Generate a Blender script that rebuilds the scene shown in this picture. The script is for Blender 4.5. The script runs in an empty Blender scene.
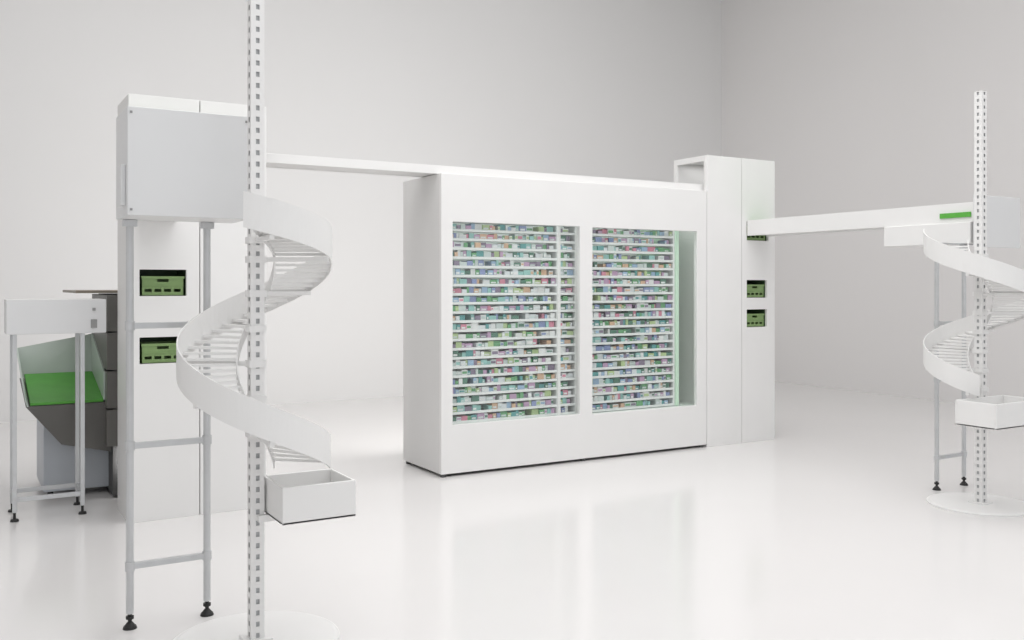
import bpy, bmesh, math, random
from mathutils import Vector
random.seed(7)
sc = bpy.context.scene
sc.view_settings.view_transform = 'Standard'
sc.view_settings.look = 'None'

# ---------------------------------------------------------------- materials
def mat(name, col, rough=0.4, metal=0.0, noise=0.0, nscale=3.0, coat=0.0, emis=0.0, spec=0.5):
    m = bpy.data.materials.new(name); m.use_nodes = True
    nt = m.node_tree; b = nt.nodes['Principled BSDF']
    b.inputs['Base Color'].default_value = (*col, 1)
    b.inputs['Roughness'].default_value = rough
    b.inputs['Metallic'].default_value = metal
    b.inputs['Coat Weight'].default_value = coat
    b.inputs['Specular IOR Level'].default_value = spec
    if noise:
        tc = nt.nodes.new('ShaderNodeTexCoord'); n = nt.nodes.new('ShaderNodeTexNoise')
        n.inputs['Scale'].default_value = nscale; n.inputs['Detail'].default_value = 4
        r = nt.nodes.new('ShaderNodeValToRGB')
        r.color_ramp.elements[0].position = .3; r.color_ramp.elements[1].position = .7
        r.color_ramp.elements[0].color = (*[max(0, c*(1-noise)) for c in col], 1)
        r.color_ramp.elements[1].color = (*[min(1, c*(1+noise)) for c in col], 1)
        nt.links.new(tc.outputs['Object'], n.inputs['Vector'])
        nt.links.new(n.outputs['Fac'], r.inputs['Fac'])
        nt.links.new(r.outputs['Color'], b.inputs['Base Color'])
    return m

M_white = mat('white_powder_coat', (.86, .855, .845), .38, noise=.01)
M_panel = mat('pale_grey_panel', (.76, .765, .77), .4, noise=.01)
M_side = mat('white_side_shaded', (.79, .785, .775), .4, noise=.01)  # darker copy of the white coat, shading of side faces put into colour
M_wallb = mat('wall_paint_grey', (.78, .775, .77), .8, noise=.006, nscale=.4)
M_wallr = mat('wall_paint_warm', (.79, .775, .768), .8, noise=.006, nscale=.4)
M_floor = mat('polished_resin_floor', (.80, .785, .778), .14, noise=.01, nscale=.8, spec=.5)
M_ceil = mat('ceiling_paint', (.8, .8, .8), .8, noise=.01)
M_metal = mat('brushed_aluminium', (.60, .61, .62), .35, .5, noise=.04, nscale=12)
M_black = mat('black_rubber', (.015, .015, .015), .5, noise=.1)
M_dark = mat('dark_gap', (.08, .08, .08), .6, noise=.1)
M_seam = mat('seam_shadow_gap', (.32, .32, .32), .7, noise=.05)
M_hole = mat('slot_inside_shade', (.52, .53, .54), .5, noise=.05)  # grey core colour paints the shade inside the hollow post
M_green = mat('green_crate_plastic', (.22, .34, .13), .4, noise=.08)
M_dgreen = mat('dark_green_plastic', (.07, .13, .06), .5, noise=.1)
M_belt = mat('green_belt', (.11, .44, .06), .45, noise=.06, nscale=8)
M_anth = mat('anthracite_sheet', (.15, .145, .135), .4, noise=.06)
M_bgrey = mat('blue_grey_sheet', (.50, .53, .57), .4, noise=.04)
M_pgreen = mat('pale_green_panel', (.58, .65, .60), .3, noise=.04)
M_shelf = mat('shelf_white', (.84, .86, .85), .4, noise=.02)
M_inner = mat('cabinet_inner', (.74, .80, .76), .5, noise=.03)
M_brown = mat('bronze_trim', (.22, .19, .15), .4, noise=.05)

M_glass = bpy.data.materials.new('clear_glass'); M_glass.use_nodes = True
nt = M_glass.node_tree; nt.nodes.clear()
o = nt.nodes.new('ShaderNodeOutputMaterial'); mx = nt.nodes.new('ShaderNodeMixShader')
tr = nt.nodes.new('ShaderNodeBsdfTransparent'); gl = nt.nodes.new('ShaderNodeBsdfGlossy')
tr.inputs[0].default_value = (.985, .995, .99, 1); gl.inputs['Roughness'].default_value = .03
mx.inputs[0].default_value = .05
nt.links.new(tr.outputs[0], mx.inputs[1]); nt.links.new(gl.outputs[0], mx.inputs[2]); nt.links.new(mx.outputs[0], o.inputs[0])

# ---------------------------------------------------------------- mesh helpers
def empty(name):
    e = bpy.data.objects.new(name, None); sc.collection.objects.link(e); e.empty_display_size = .1
    return e

def finish(bm, name, mats, parent=None, bevel=0.0, smooth=False):
    me = bpy.data.meshes.new(name); bm.normal_update(); bm.to_mesh(me); bm.free()
    for m in (mats if isinstance(mats, (list, tuple)) else [mats]): me.materials.append(m)
    ob = bpy.data.objects.new(name, me); sc.collection.objects.link(ob)
    if parent: ob.parent = parent
    if smooth:
        for p in me.polygons: p.use_smooth = True
    if bevel:
        b = ob.modifiers.new('bev', 'BEVEL'); b.width = bevel; b.segments = 2; b.limit_method = 'ANGLE'
    return ob

def addbox(bm, x0, x1, y0, y1, z0, z1, mi=0):
    v = [bm.verts.new(p) for p in [(x0,y0,z0),(x1,y0,z0),(x1,y1,z0),(x0,y1,z0),(x0,y0,z1),(x1,y0,z1),(x1,y1,z1),(x0,y1,z1)]]
    for f in [(3,2,1,0),(4,5,6,7),(0,1,5,4),(1,2,6,5),(2,3,7,6),(3,0,4,7)]:
        fc = bm.faces.new([v[i] for i in f]); fc.material_index = mi

def box(name, x0, x1, y0, y1, z0, z1, m, parent=None, bevel=0.004):
    bm = bmesh.new(); addbox(bm, x0, x1, y0, y1, z0, z1); return finish(bm, name, m, parent, bevel)

def boxes(name, lst, mats, parent=None, bevel=0.0):
    bm = bmesh.new()
    for b in lst: addbox(bm, *b)
    return finish(bm, name, mats, parent, bevel)

def addcyl(bm, cx, cy, z0, z1, r0, r1=None, seg=20, mi=0):
    r1 = r0 if r1 is None else r1
    a = [bm.verts.new((cx+r0*math.cos(2*math.pi*i/seg), cy+r0*math.sin(2*math.pi*i/seg), z0)) for i in range(seg)]
    b = [bm.verts.new((cx+r1*math.cos(2*math.pi*i/seg), cy+r1*math.sin(2*math.pi*i/seg), z1)) for i in range(seg)]
    for i in range(seg):
        j = (i+1) % seg; f = bm.faces.new((a[i], a[j], b[j], b[i])); f.material_index = mi
    f = bm.faces.new(a[::-1]); f.material_index = mi
    f = bm.faces.new(b); f.material_index = mi

def frontframe(bm, x0, x1, z0, z1, y0, y1, holes):
    """panel in XZ with rectangular holes (grid decomposition)"""
    xs = sorted({x0, x1, *[h[0] for h in holes], *[h[1] for h in holes]})
    zs = sorted({z0, z1, *[h[2] for h in holes], *[h[3] for h in holes]})
    def solid(i, j):
        if i < 0 or j < 0 or i >= len(xs)-1 or j >= len(zs)-1: return False
        cx = (xs[i]+xs[i+1])/2; cz = (zs[j]+zs[j+1])/2
        return not any(h[0] < cx < h[1] and h[2] < cz < h[3] for h in holes)
    V = {}
    def v(x, y, z):
        k = (round(x,5), round(y,5), round(z,5))
        if k not in V: V[k] = bm.verts.new((x, y, z))
        return V[k]
    for i in range(len(xs)-1):
        for j in range(len(zs)-1):
            if not solid(i, j): continue
            a, b, c, d = xs[i], xs[i+1], zs[j], zs[j+1]
            bm.faces.new((v(a,y0,c), v(b,y0,c), v(b,y0,d), v(a,y0,d)))
            bm.faces.new((v(a,y1,d), v(b,y1,d), v(b,y1,c), v(a,y1,c)))
            if not solid(i-1, j): bm.faces.new((v(a,y0,d), v(a,y1,d), v(a,y1,c), v(a,y0,c)))
            if not solid(i+1, j): bm.faces.new((v(b,y0,c), v(b,y1,c), v(b,y1,d), v(b,y0,d)))
            if not solid(i, j-1): bm.faces.new((v(a,y0,c), v(a,y1,c), v(b,y1,c), v(b,y0,c)))
            if not solid(i, j+1): bm.faces.new((v(a,y0,d), v(b,y0,d), v(b,y1,d), v(a,y1,d)))

# ---------------------------------------------------------------- room
XR, YB = 11.65, 12.4
box('floor', -4, XR, -3, YB, -.1, 0, M_floor, None, 0)
box('wall_back', -4, XR+.15, YB, YB+.15, -.1, 7.5, M_wallb, None, 0)
box('wall_right', XR, XR+.15, -3, YB, -.1, 7.5, M_wallr, None, 0)
box('wall_left', -4.15, -4, -3, YB+.15, -.1, 7.5, M_wallb, None, 0)
box('ceiling', -4.15, XR+.15, -3, YB+.15, 7.5, 7.6, M_ceil, None, 0)

# ---------------------------------------------------------------- main cabinet
FY = 6.985
cab = empty('pharmacy_storage_cabinet')
cx0, cx1, cy1, cz0, cz1 = 3.45, 6.365, 7.76, .025, 2.53
bm = bmesh.new(); frontframe(bm, cx0, cx1, cz0, cz1, FY, FY+.045, [(3.557,4.845,.43,2.13),(4.985,6.237,.42,2.125)])
finish(bm, 'front_frame', M_white, cab, .004)
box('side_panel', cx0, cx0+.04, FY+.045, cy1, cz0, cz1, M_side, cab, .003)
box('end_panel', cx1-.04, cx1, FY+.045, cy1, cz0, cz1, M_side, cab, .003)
box('back_panel', cx0+.04, cx1-.04, cy1-.03, cy1, cz0, cz1, M_inner, cab, 0)
box('roof_panel', cx0+.04, cx1-.04, FY+.045, cy1-.03, cz1-.04, cz1, M_side, cab, 0)
box('base_panel', cx0+.04, cx1-.04, FY+.045, cy1-.03, cz0, cz0+.05, M_side, cab, 0)
box('inner_floor', cx0+.04, cx1-.04, FY+.045, cy1-.03, .38, .415, M_inner, cab, 0)
bm = bmesh.new(); addbox(bm, cx0+.05, cx1-.02, FY+.04, cy1-.04, .010, cz0)
for px in (cx0+.03, 4.9, cx1-.05):
    for py in (FY+.03, cy1-.06): addcyl(bm, px, py, 0, cz0, .025)
finish(bm, 'plinth_and_feet', M_dark, cab)
boxes('window_glass', [(3.557,4.845,FY+.03,FY+.034,.43,2.13),(4.985,6.237,FY+.03,FY+.034,.42,2.125)], M_glass, cab)

# shelving with packs
shelf = []; packs = bmesh.new()
bays = [(3.50, 4.66), (4.70, 4.86), (4.93, 6.02)]
ys, yd = FY+.11, FY+.28
nrow = 23; pitch = (2.22-.43)/nrow
pal = [(.88,.89,.88),(.80,.84,.86),(.66,.74,.72),(.34,.62,.58),(.12,.38,.38),(.58,.38,.56),(.72,.28,.38),(.16,.42,.20),
       (.28,.34,.58),(.52,.66,.34),(.74,.50,.34),(.28,.23,.32),(.09,.22,.16),(.38,.54,.72)]
wts = [6,5.5,6,4,3.5,3.5,2.3,4.5,2.5,3.5,2.2,3,3.5,2.6]
for (a, b) in bays:
    shelf += [(a-.02, a, ys-.01, yd, .42, 2.3), (b, b+.02, ys-.01, yd, .42, 2.3)]
    for r in range(nrow):
        z = .43 + r*pitch
        shelf.append((a, b, ys, yd, z-.004, z+.002))
        shelf.append((a, b, ys-.008, ys, z-.009, z+.013))
        x = a+.004
        while x < b-.02:
            w = random.choice([.022,.03,.035,.045,.055,.07]); h = random.uniform(.042, pitch-.012)
            if x+w > b: break
            if random.random() < .95:
                dy = random.uniform(.004, .02)
                mi = random.choices(range(len(pal)), wts)[0]
                addbox(packs, x, x+w, ys+dy, ys+dy+.11, z+.002, z+h, mi)
                if mi < 3 and random.random() < .6:
                    m2 = random.choices(range(len(pal)), wts)[0]
                    addbox(packs, x+w*.1, x+w*.9, ys+dy-.0015, ys+dy, z+.022, z+.022+(h-.022)*.6, m2)
                elif random.random() < .4:
                    addbox(packs, x+w*.12, x+w*.8, ys+dy-.0015, ys+dy, z+.018, z+.018+(h-.02)*.4, random.choice([0,0,1,2]))
            x += w+.002
boxes('shelving_rack', shelf, M_shelf, cab)
pm = [mat('pack_card_%d' % i, c, .45, noise=.05, nscale=20) for i, c in enumerate(pal)]
finish(packs, 'medicine_packs', pm, cab)
boxes('rack_uprights', [(4.665,4.695,ys-.02,ys+.02,.42,2.3),(4.865,4.925,ys-.03,yd,.42,2.3)], M_white, cab)
M_gedge = mat('green_glass_screen', (.66, .88, .70), .25, noise=.05)
boxes('green_screen', [(6.06,6.07,FY+.12,cy1-.05,.42,2.2),(6.045,6.085,ys-.02,ys+.02,.42,2.2)], M_gedge, cab)

# ---------------------------------------------------------------- lift towers
def crate(parent, x0, x1, z0, z1, y):
    """green plastic crate with hand-hold and vent slots"""
    w, h = x1-x0, z1-z0
    holes = [(x0+w*.36, x0+w*.64, z0+h*.70, z0+h*.86)]
    for i in range(4):
        a = x0+w*(.06+.235*i)
        holes.append((a, a+w*.17, z0+h*.18, z0+h*.34)); 
    bm = bmesh.new()
    frontframe(bm, x0, x1, z0, z1, y, y+.01, holes)
    for b in [(x0, x0+.008, y+.01, y+.25, z0, z1), (x1-.008, x1, y+.01, y+.25, z0, z1), (x0+.008, x1-.008, y+.01, y+.25, z0, z0+.008), (x0+.008, x1-.008, y+.242, y+.25, z0, z1),
              (x0-.006, x1+.006, y-.008, y, z1-.018, z1), (x0, x1, y-.005, y, z0+h*.48, z0+h*.54)]:
        addbox(bm, *b)
    finish(bm, 'green_crate', M_green, parent)

def tower(X, Y, bays, side):
    t = empty('lift_tower')
    h, w, dp = 2.885, .93, .5
    bm = bmesh.new(); frontframe(bm, X, X+w/2-.003, .0, h, Y, Y+.03, [b for b in bays if b[1] < X+w/2]); finish(bm, 'front_door_a', M_white, t, .002)
    bm = bmesh.new(); frontframe(bm, X+w/2+.003, X+w, .0, h, Y, Y+.03, [b for b in bays if b[0] > X+w/2]); finish(bm, 'front_door_b', M_white, t, .002)
    def sidepanel(x, holes, nm, m):
        bm = bmesh.new(); frontframe(bm, Y+.03, Y+dp, 0, h, x, x+.03, holes)
        for v in bm.verts: v.co = Vector((v.co.y, v.co.x, v.co.z))
        bmesh.ops.recalc_face_normals(bm, faces=bm.faces)
        finish(bm, nm, m, t, .002)
    hole = [(Y+.05, Y+.45, 2.50, 2.83)]
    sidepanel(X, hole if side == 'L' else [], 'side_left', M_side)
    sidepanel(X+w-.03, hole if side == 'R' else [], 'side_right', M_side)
    box('back', X+.03, X+w-.03, Y+dp-.03, Y+dp, 0, h, M_side, t, 0)
    box('top', X+.03, X+w-.03, Y+.03, Y+dp-.03, h-.03, h, M_white, t, 0)
    box('door_gap', X+w/2-.01, X+w/2+.01, Y+.03, Y+.035, .02, h-.02, M_seam, t, 0)
    for i, b in enumerate(bays):
        x0, x1, z0, z1 = b
        e = .002
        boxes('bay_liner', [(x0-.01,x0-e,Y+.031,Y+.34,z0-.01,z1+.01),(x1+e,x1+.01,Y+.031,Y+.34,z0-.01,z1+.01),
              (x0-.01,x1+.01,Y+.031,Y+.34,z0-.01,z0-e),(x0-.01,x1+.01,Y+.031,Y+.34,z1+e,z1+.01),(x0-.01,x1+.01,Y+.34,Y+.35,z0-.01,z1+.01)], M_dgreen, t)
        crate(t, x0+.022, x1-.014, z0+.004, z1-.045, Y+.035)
    return t
tower(6.37, 6.985, [(6.905,7.21,2.055,2.25),(6.905,7.19,1.47,1.65),(6.905,7.19,1.17,1.35)], 'L')
TLX, TLY = .985, 6.72
tower(TLX, TLY, [(1.055,1.36,1.525,1.705),(1.055,1.36,1.065,1.245)], 'R')

# ---------------------------------------------------------------- overhead conveyor between the towers
ov = empty('overhead_conveyor')
box('front_rail', TLX+.935, 6.40, 7.06, 7.08, 2.53, 2.60, M_white, ov, .002)
box('back_rail', TLX+.935, 6.40, 7.36, 7.38, 2.53, 2.60, M_white, ov, .002)
box('carrier_bed', TLX+.935, 6.40, 7.08, 7.36, 2.535, 2.57, M_side, ov, 0)

# ---------------------------------------------------------------- outfeed conveyor (right)
oc = empty('outfeed_conveyor')
ax0, ax1, ay0, ay1 = 6.90, 7.20, 4.50, 6.975
box('rail_near', ax0, ax0+.02, ay0, ay1, 2.10, 2.255, M_white, oc, .002)
box('rail_far', ax1-.02, ax1, ay0, ay1, 2.10, 2.255, M_white, oc, .002)
box('bed', ax0+.02, ax1-.02, ay0, ay1, 2.11, 2.16, M_side, oc, 0)
box('belt', ax0+.03, ax1-.03, ay0+.01, ay1, 2.161, 2.175, M_belt, oc, 0)
box('drive_housing', ax0-.03, ax1+.02, ay0+.02, 5.32, 1.93, 2.099, M_white, oc, .004)
box('transfer_panel', ax0-.03, ax1+.28, ay0-.02, ay0-.005, 1.90, 2.31, M_panel, oc, .003)
box('green_guide', ax0-.012, ax0-.001, 4.53, 4.80, 2.14, 2.18, M_belt, oc, 0)
box('support_ledger', 6.54, 7.2, 4.58, 4.64, 1.922, 1.93, M_metal, oc, 0)

# ---------------------------------------------------------------- infeed conveyor box (left)
lc = empty('transfer_conveyor')
bx0, bx1, by0, by1 = .635, 1.17, 4.36, 4.70
box('front_panel', bx0, bx1, by0, by0+.015, 1.905, 2.38, M_panel, lc, .003)
box('left_cheek', bx0, bx0+.015, by0+.015, by1, 1.905, 2.38, M_panel, lc, .003)
box('bottom_tray', bx0+.015, bx1, by0+.015, by1, 1.905, 1.925, M_side, lc, .002)
box('rear_panel', bx0+.015, bx1, by1-.015, by1, 1.925, 2.35, M_panel, lc, .002)
boxes('guide_rails', [(1.03,1.05,by1,TLY-.005,2.03,2.19),(1.27,1.29,by1,TLY-.005,2.03,2.19),(1.05,1.27,by1,TLY-.005,2.04,2.08)], M_white, lc)
box('belt', 1.055, 1.265, by1+.01, TLY-.005, 2.081, 2.095, M_belt, lc, 0)
box('side_bracket', bx0-.02, bx0, by0+.05, by0+.14, 1.95, 2.13, M_panel, lc, .003)
bm = bmesh.new()
for (sx, sz) in ((bx0+.015,2.355),(1.15,2.355),(bx0+.015,1.93)): addbox(bm, sx-.005, sx+.005, by0-.004, by0, sz-.005, sz+.005)
finish(bm, 'screws', M_seam, lc)

# ---------------------------------------------------------------- support racks
def rack(xa, xb, y, ztop, bars):
    r = empty('support_rack')
    bm = bmesh.new()
    for x in (xa, xb): addcyl(bm, x, y, .07, ztop, .017, seg=16)
    finish(bm, 'legs', M_metal, r, smooth=False)
    bm = bmesh.new()
    for z in bars:
        addbox(bm, xa+.015, xb-.015, y-.012, y+.012, z-.014, z+.014)
        for x in (xa, xb): addcyl(bm, x, y, z-.022, z+.022, .022)
    finish(bm, 'rungs', M_metal, r, .002)
    bm = bmesh.new()
    for x in (xa, xb):
        addcyl(bm, x, y, 0, .012, .032, .028); addcyl(bm, x, y, .012, .03, .026, .012)
        addcyl(bm, x, y, .03, .08, .009); addcyl(bm, x, y, .045, .058, .018)
    finish(bm, 'adjustable_feet', M_black, r)
    boxes('top_clamps', [(x-.03, x+.03, y-.02, y+.02, ztop-.03, ztop) for x in (xa, xb)], M_metal, r)
rack(.69, 1.04, 4.665, 1.903, [1.41, .85, .29])
rack(6.58, 6.925, 4.61, 1.921, [1.30, .86, .25])

# ---------------------------------------------------------------- spiral chutes
def spiral(px, py, a0, a1, zfun, R, tray, ztop=3.0, br=.37):
    s = empty('spiral_chute')
    bm = bmesh.new(); hw = .03; per = .05
    addbox(bm, px-hw+.006, px+hw-.006, py-hw+.006, py+hw-.006, 0.01, ztop-.002, 1)
    n = int(ztop/per)
    for k in range(4):
        def P(u, z):
            x, y = u, -hw
            for _ in range(k): x, y = -y, x
            return bm.verts.new((px+x, py+y, z))
        def q(u0, u1, z0, z1):
            bm.faces.new((P(u0,z0), P(u1,z0), P(u1,z1), P(u0,z1)))
        q(-hw, -.008, 0, ztop); q(.008, hw, 0, ztop)
        for i in range(n):
            z = i*per
            q(-.008, .008, z, z+.028)
    addbox(bm, px-hw, px+hw, py-hw, py+hw, ztop, ztop+.006)
    finish(bm, 'perforated_post', [M_white, M_hole], s)
    bm = bmesh.new(); addcyl(bm, px, py, 0, .012, br, br, 64); addcyl(bm, px, py, .012, .016, br-.01, br-.02, 64)
    addbox(bm, px-.06, px+.06, py-.06, py+.06, .016, .026)
    finish(bm, 'base_disc', M_white, s)
    bm = bmesh.new(); st = 9.0; n = int((a1-a0)/st)
    ri = .085
    for i in range(n):
        t0 = math.radians(a0+i*st); t1 = math.radians(a0+(i+1)*st+.8)
        z = zfun(a0+(i+.5)*st)
        V = []
        for zz in (z-.012, z):
            for (r, t) in ((ri,t0),(R,t0),(R,(t0+t1)/2),(R,t1),(ri,t1)):
                V.append(bm.verts.new((px+r*math.cos(t), py+r*math.sin(t), zz)))
        bm.faces.new(V[5:]); bm.faces.new(V[4::-1])
        for j in range(5):
            k = (j+1) % 5; bm.faces.new((V[j], V[k], V[5+k], V[5+j]))
    finish(bm, 'slat_floor', M_white, s)
    def wall(r, lo, hi, nm, m):
        bm = bmesh.new(); pr = None; st2 = 4
        N = int((a1-a0)/st2)
        for i in range(N+1):
            a = a0+(a1-a0)*i/N; t = math.radians(a); z = zfun(a)
            c = [bm.verts.new((px+rr*math.cos(t), py+rr*math.sin(t), zz)) for rr, zz in ((r,z+lo),(r+.006,z+lo),(r+.006,z+hi),(r,z+hi))]
            if pr:
                for j in range(4):
                    k = (j+1) % 4; bm.faces.new((pr[j], pr[k], c[k], c[j]))
            else: bm.faces.new(c[::-1])
            pr = c
        bm.faces.new(pr)
        bmesh.ops.recalc_face_normals(bm, faces=bm.faces)
        finish(bm, nm, m, s)
    wall(R, -.03, .12, 'outer_wall', M_white)
    wall(ri-.006, -.03, .03, 'inner_wall', M_white)
    bm = bmesh.new(); a = a0+20
    while a < a1-5:
        t = math.radians(a); z = zfun(a)-.03
        c, sn = math.cos(t), math.sin(t); w = .01
        V = [bm.verts.new((px+r*c-q*sn, py+r*sn+q*c, z+h)) for h in (-.02, .0) for (r, q) in ((.02,-w),(R,-w),(R,w),(.02,w))]
        for f in [(3,2,1,0),(4,5,6,7),(0,1,5,4),(1,2,6,5),(2,3,7,6),(3,0,4,7)]: bm.faces.new([V[i] for i in f])
        addbox(bm, px-.038, px+.038, py-.038, py+.038, z-.025, z+.005)
        a += 60
    finish(bm, 'bracket_arms', M_white, s)
    x0, x1, y0, y1, z0, z1 = tray; w = .012
    boxes('catch_tray', [(x0,x1,y0,y1,z0,z0+w),(x0,x1,y0,y0+w,z0,z1),(x0,x1,y1-w,y1,z0,z1),(x0,x0+w,y0+w,y1-w,z0,z1),(x1-w,x1,y0+w,y1-w,z0,z1)], M_white, s, .003)
    boxes('tray_arm', [(px-.02, px+.02, min(py,y1)-.02, max(py,y0)+.02, z0-.03, z0), (min(px,(x0+x1)/2), max(px,(x0+x1)/2), min(py,y1)-.05, min(py,y1)-.02, z0-.03, z0)], M_white, s)
    return s
def zl(a):
    return 1.88-(a-238)/91*.13 if a < 329 else 1.75-(a-329)/360*.94
spiral(1.15, 4.20, 246, 690, zl, .33, (1.19, 1.52, 3.93, 4.24, .575, .735))
spiral(6.40, 4.13, 120, 572, lambda a: 1.83-(a-149.4)/360*.83, .375, (5.91, 6.46, 3.70, 4.00, .64, .81), br=.36)

# ---------------------------------------------------------------- infeed table + hopper (far left)
tb = empty('sorting_table')
ty = 7.17
box('front_panel', .28, .90, ty-.03, ty-.015, 1.265, 1.50, M_panel, tb, .003)
box('top_plate', .28, .90, ty-.015, ty+.35, 1.485, 1.50, M_side, tb, .003)
box('end_panel', .28, .295, ty-.015, ty+.35, 1.265, 1.485, M_panel, tb, .002)
bm = bmesh.new()
for x in (.33, .75):
    for y in (ty, ty+.32):
        addbox(bm, x-.014, x+.014, y-.014, y+.014, .06, 1.485)
addbox(bm, .344, .736, ty-.01, ty+.01, .13, .16); addbox(bm, .344, .736, ty+.31, ty+.33, .13, .16)
addbox(bm, .32, .34, ty+.014, ty+.306, .13, .16); addbox(bm, .74, .76, ty+.014, ty+.306, .13, .16)
finish(bm, 'leg_frame', M_metal, tb, .002)
bm = bmesh.new()
for x in (.33, .75):
    for y in (ty, ty+.32): addcyl(bm, x, y, 0, .015, .028, .024); addcyl(bm, x, y, .015, .07, .009)
finish(bm, 'feet', M_black, tb)
bm = bmesh.new(); addbox(bm, .80, .84, ty-.036, ty-.03, 1.30, 1.36); addbox(bm, .81, .83, ty-.04, ty-.036, 1.42, 1.44)
finish(bm, 'latch', M_seam, tb)

hp = empty('infeed_hopper_conveyor')
box('base_cabinet', .55, 1.15, 7.80, 8.5, .05, .60, M_bgrey, hp, .004)
bm = bmesh.new()
for x in (.6, 1.1):
    for y in (7.85, 8.45): addcyl(bm, x, y, 0, .05, .02)
finish(bm, 'feet', M_black, hp)
def poly(nm, top, bot, m):
    bm = bmesh.new()
    a = [bm.verts.new(p) for p in bot]; b = [bm.verts.new(p) for p in top]
    bm.faces.new(a[::-1]); bm.faces.new(b)
    for i in range(4):
        j = (i+1) % 4; bm.faces.new((a[i], a[j], b[j], b[i]))
    bmesh.ops.recalc_face_normals(bm, faces=bm.faces)
    return finish(bm, nm, m, hp, .003)
poly('hopper_skirt', [(.42,7.60,.72),(1.15,7.60,.72),(1.15,8.4,.86),(.42,8.4,.86)], [(.66,7.66,.42),(1.15,7.66,.30),(1.15,8.4,.30),(.66,8.4,.42)], M_anth)
poly('belt', [(.45,7.61,.745),(.94,7.61,.745),(.94,8.30,.90),(.45,8.30,.90)], [(.45,7.61,.725),(.94,7.61,.725),(.94,8.30,.87),(.45,8.30,.87)], M_belt)
def slab(nm, pts, th, m):
    bm = bmesh.new(); V = [bm.verts.new(p) for p in pts]; bm.faces.new(V); bm.normal_update()
    ob = finish(bm, nm, m, hp); s = ob.modifiers.new('s', 'SOLIDIFY'); s.thickness = th; s.offset = 0
slab('hopper_left_wall', [(.435,7.60,.72),(.435,8.32,.86),(.40,8.36,1.10),(.42,7.60,.77)], .012, M_pgreen)
slab('hopper_back_wall', [(.44,8.32,.87),(.95,8.32,.87),(.95,8.38,1.20),(.40,8.38,1.10)], .012, M_pgreen)
slab('hopper_right_wall', [(.945,7.60,.74),(.945,8.32,.90),(.945,8.36,1.22),(.945,7.60,.95)], .010, M_pgreen)
for i in range(4):
    z0 = .40+i*.285
    bm = bmesh.new(); addbox(bm, .95, 1.6, 7.50, 7.55, z0, z0+.272); addbox(bm, .95, .97, 7.55, 8.4, z0, z0+.272)
    finish(bm, 'elevator_panel', M_anth, hp, .003)
box('elevator_body', 1.0, 1.58, 7.56, 8.4, .02, 1.53, M_dark, hp, 0)
box('elevator_cap', .74, 1.62, 7.50, 8.5, 1.54, 1.56, M_brown, hp, .003)

# ---------------------------------------------------------------- lights
def area(name, loc, rot, sx, sy, p, col=(1,1,1)):
    l = bpy.data.lights.new(name, 'AREA'); l.shape = 'RECTANGLE'; l.size = sx; l.size_y = sy; l.energy = p; l.color = col
    o = bpy.data.objects.new(name, l); o.location = loc; o.rotation_euler = rot; sc.collection.objects.link(o); return o
area('overhead_fill', (3.2, 3.6, 5.2), (0, 0, 0), 8, 6, 122, (1, .99, .985))  # added overhead light out of view, leaves the upper walls darker
area('ceiling_fill', (4.0, 5.5, 7.4), (0, 0, 0), 9, 8, 330, (1, .99, .99))  # unseen fill added to brighten the walls, not a room fitting
area('cabinet_light', (4.9, FY+.075, 2.42), (math.radians(12), 0, 0), 2.7, .05, 6.5, (.97, 1, .99))
area('tower_fill', (6.84, FY+.25, 2.84), (0, 0, 0), .7, .3, 1.2)  # fill added inside the tower to lift its dark side opening
# added fill lights hidden behind the machines, brightening the lower back wall
area('wall_fill', (4.9, 8.1, 1.2), (math.radians(90), 0, 0), 2.7, 1.6, 42, (1, .98, .965))
area('wall_fill.001', (1.45, 7.5, 1.2), (math.radians(90), 0, 0), .8, 2.0, 40, (1, .98, .965))
w = bpy.data.worlds.new('world'); sc.world = w; w.use_nodes = True
w.node_tree.nodes['Background'].inputs[0].default_value = (.97, .985, 1, 1)
w.node_tree.nodes['Background'].inputs[1].default_value = .85

# ---------------------------------------------------------------- camera
cam = bpy.data.cameras.new('camera'); co = bpy.data.objects.new('camera', cam); sc.collection.objects.link(co)
cam.sensor_width = 36; cam.lens = 937/1024*36; cam.shift_y = -35/1024
co.location = (0, 0, 1.6); co.rotation_euler = (math.radians(90), 0, math.radians(-30.6))
sc.camera = co
